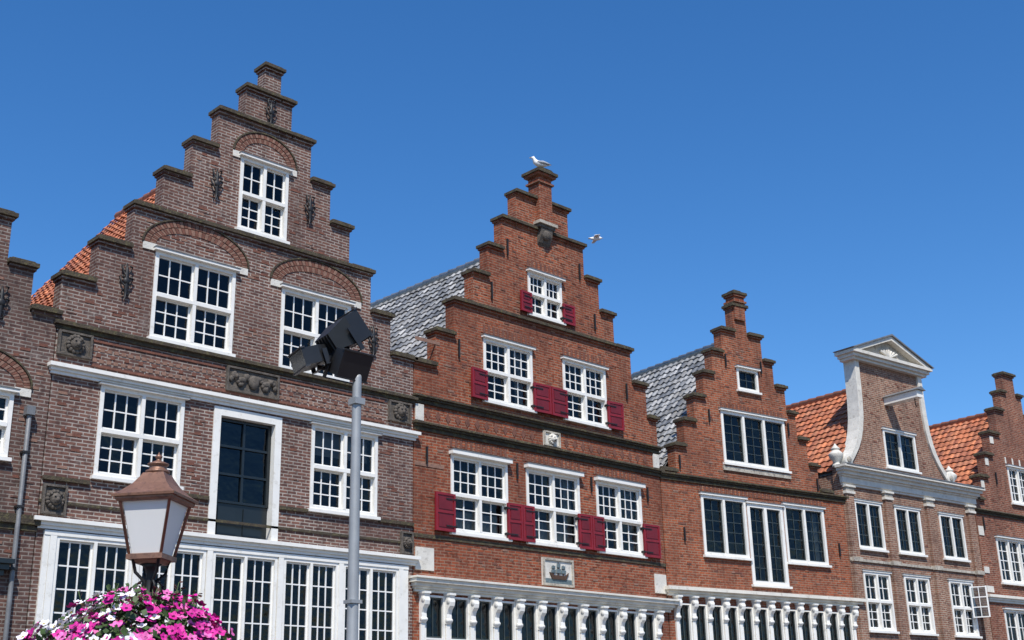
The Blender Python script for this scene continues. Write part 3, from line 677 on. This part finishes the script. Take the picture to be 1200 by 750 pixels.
for i in range(2000):
    th=R(0,2*pi); ph=asin(R(-.6,1)); c=surf(th,ph,R(.98,1.1)); d=(c-Vector((0,0,2.06)))
    w=noise.noise(Vector((c.x*1.5+5,c.y*1.5,c.z*1.5))); along=c.dot(Rv)
    pw=.34-.6*along+w*.9
    if ph>.95: pw-=.3
    x=random.random()
    m=WH if x<pw else (MAG if random.random()<.75 else PINK)
    flower(c,d+Vector((R(-.5,.5),R(-.5,.5),R(-.2,.6))),R(.034,.053),m,CEN if m is WH else CEM)
P.obj('petunias',e)
# ================================================================== gulls
FEA=simple('gull_white',(.80,.80,.79),.7,.05,10); WNG=simple('gull_grey',(.36,.38,.41),.7,.1,10); BEAK=simple('gull_beak',(.6,.38,.05),.5,.1,10)
e=empty('seagull',(20.6,20.02,15.44),radians(150)); P=MB()
P.tube([(-.26,0,.20),(-.18,0,.19),(-.08,0,.2),(.03,0,.22),(.1,0,.26),(.13,0,.33),(.16,0,.37),(.2,0,.37)],[.015,.04,.075,.085,.07,.045,.05,.02],FEA,12)
P.tube([(.2,0,.37),(.26,0,.355)],[.016,.004],BEAK,8)
for sg in (-1,1):
    P.tube([(.06,sg*.06,.24),(-.08,sg*.075,.23),(-.2,sg*.05,.215),(-.33,sg*.02,.2)],[.03,.045,.03,.004],WNG,8)
    P.tube([(-.01,sg*.03,.15),(0,sg*.03,0)],.008,BEAK,6); P.box(-.02,.05,sg*.03-.015,sg*.03+.015,0,.006,BEAK)
P.obj('gull_body',e)
# flying gull, wings in the down-stroke, seen side-on
e=empty('seagull',(40.3,35.6,23.9),radians(-40)); P=MB()
P.tube([(-.34,0,.02),(-.22,0,.01),(-.05,0,0),(.14,0,.01),(.22,0,.03),(.28,0,.03)],[.02,.06,.10,.09,.06,.02],FEA,12); P.tube([(.28,0,.03),(.34,0,.02)],[.015,.004],BEAK,6)
P.prism([(-.36,-.09),(-.36,.09),(-.2,.03),(-.2,-.03)],.0,.02,FEA,axis='z')
for sg in (-1,1):
    V=[(.14,sg*.05,.05),(.16,sg*.26,.10),(-.02,sg*.52,-.02),(-.16,sg*.5,-.04),(-.08,sg*.26,.06),(-.14,sg*.05,.03)]
    P.add(V+[(x,y,z+.02) for x,y,z in V],[(0,1,2,3,4,5),(11,10,9,8,7,6)]+[(i,(i+1)%6,6+(i+1)%6,6+i) for i in range(6)],FEA)
P.obj('gull_body',e)
# ================================================================== ground
g=MB(); g.add([(-300,-300,0),(400,-300,0),(400,400,0),(-300,400,0)],[(0,1,2,3)],brick('street_clinkers',(.16,.10,.08),(.12,.09,.08),(.10,.09,.08),(.09,.07,.06),7)); g.obj('ground')
PV=simple('pavement_stone',(.28,.27,.25),.9,.2,2,.3)
p_=MB(); p_.box(-20,31.9,17.2,19.95,0.004,.12,PV); p_.box(-20,31.9,17.0,17.19,.004,.13,STONE); p_.obj('pavement')
# ================================================================== light
SUN_AZ=radians(-38); SUN_EL=radians(53)
d=Vector((sin(SUN_AZ)*cos(SUN_EL),-cos(SUN_AZ)*cos(SUN_EL),sin(SUN_EL)))
L=bpy.data.lights.new('sun','SUN'); L.energy=5.0; L.angle=radians(.5); L.color=(1,.95,.88)
lo=bpy.data.objects.new('sun',L); SC.collection.objects.link(lo); lo.rotation_euler=d.to_track_quat('Z','Y').to_euler()
w=bpy.data.worlds.new("World"); SC.world=w; w.use_nodes=True; nt=w.node_tree
sk=N(nt,'ShaderNodeTexSky'); sk.sky_type='NISHITA'; sk.sun_disc=False; sk.sun_elevation=SUN_EL
sk.sun_rotation=atan2(d.x,d.y); sk.air_density=1.0; sk.dust_density=.3; sk.ozone_density=3.0
hs=N(nt,'ShaderNodeHueSaturation'); hs.inputs['Saturation'].default_value=1.28
nt.links.new(sk.outputs[0],hs.inputs['Color']); tn=mixc(nt,1.0,hs.outputs[0],(.95,1.06,1.2),'MULTIPLY')
nt.links.new(tn,nt.nodes['Background'].inputs[0]); nt.nodes['Background'].inputs[1].default_value=.135
SC.view_settings.view_transform='Standard'; SC.view_settings.look='None'; SC.view_settings.exposure=0
# ================================================================== camera
yaw,pit,rol=.7722,.33,-.0235
f=Vector((sin(yaw)*cos(pit),cos(yaw)*cos(pit),sin(pit))); r0=Vector((cos(yaw),-sin(yaw),0)); u0=r0.cross(f)
r=r0*cos(rol)+u0*sin(rol); u=-r0*sin(rol)+u0*cos(rol)
cam=bpy.data.cameras.new('camera'); cam.sensor_width=36; cam.lens=36*1448.4/1200; cam.clip_end=2000; cam.clip_start=.1
co=bpy.data.objects.new('camera',cam); SC.collection.objects.link(co)
co.matrix_world=Matrix(((r.x,u.x,-f.x,0),(r.y,u.y,-f.y,0),(r.z,u.z,-f.z,1.6),(0,0,0,1)))
SC.camera=co
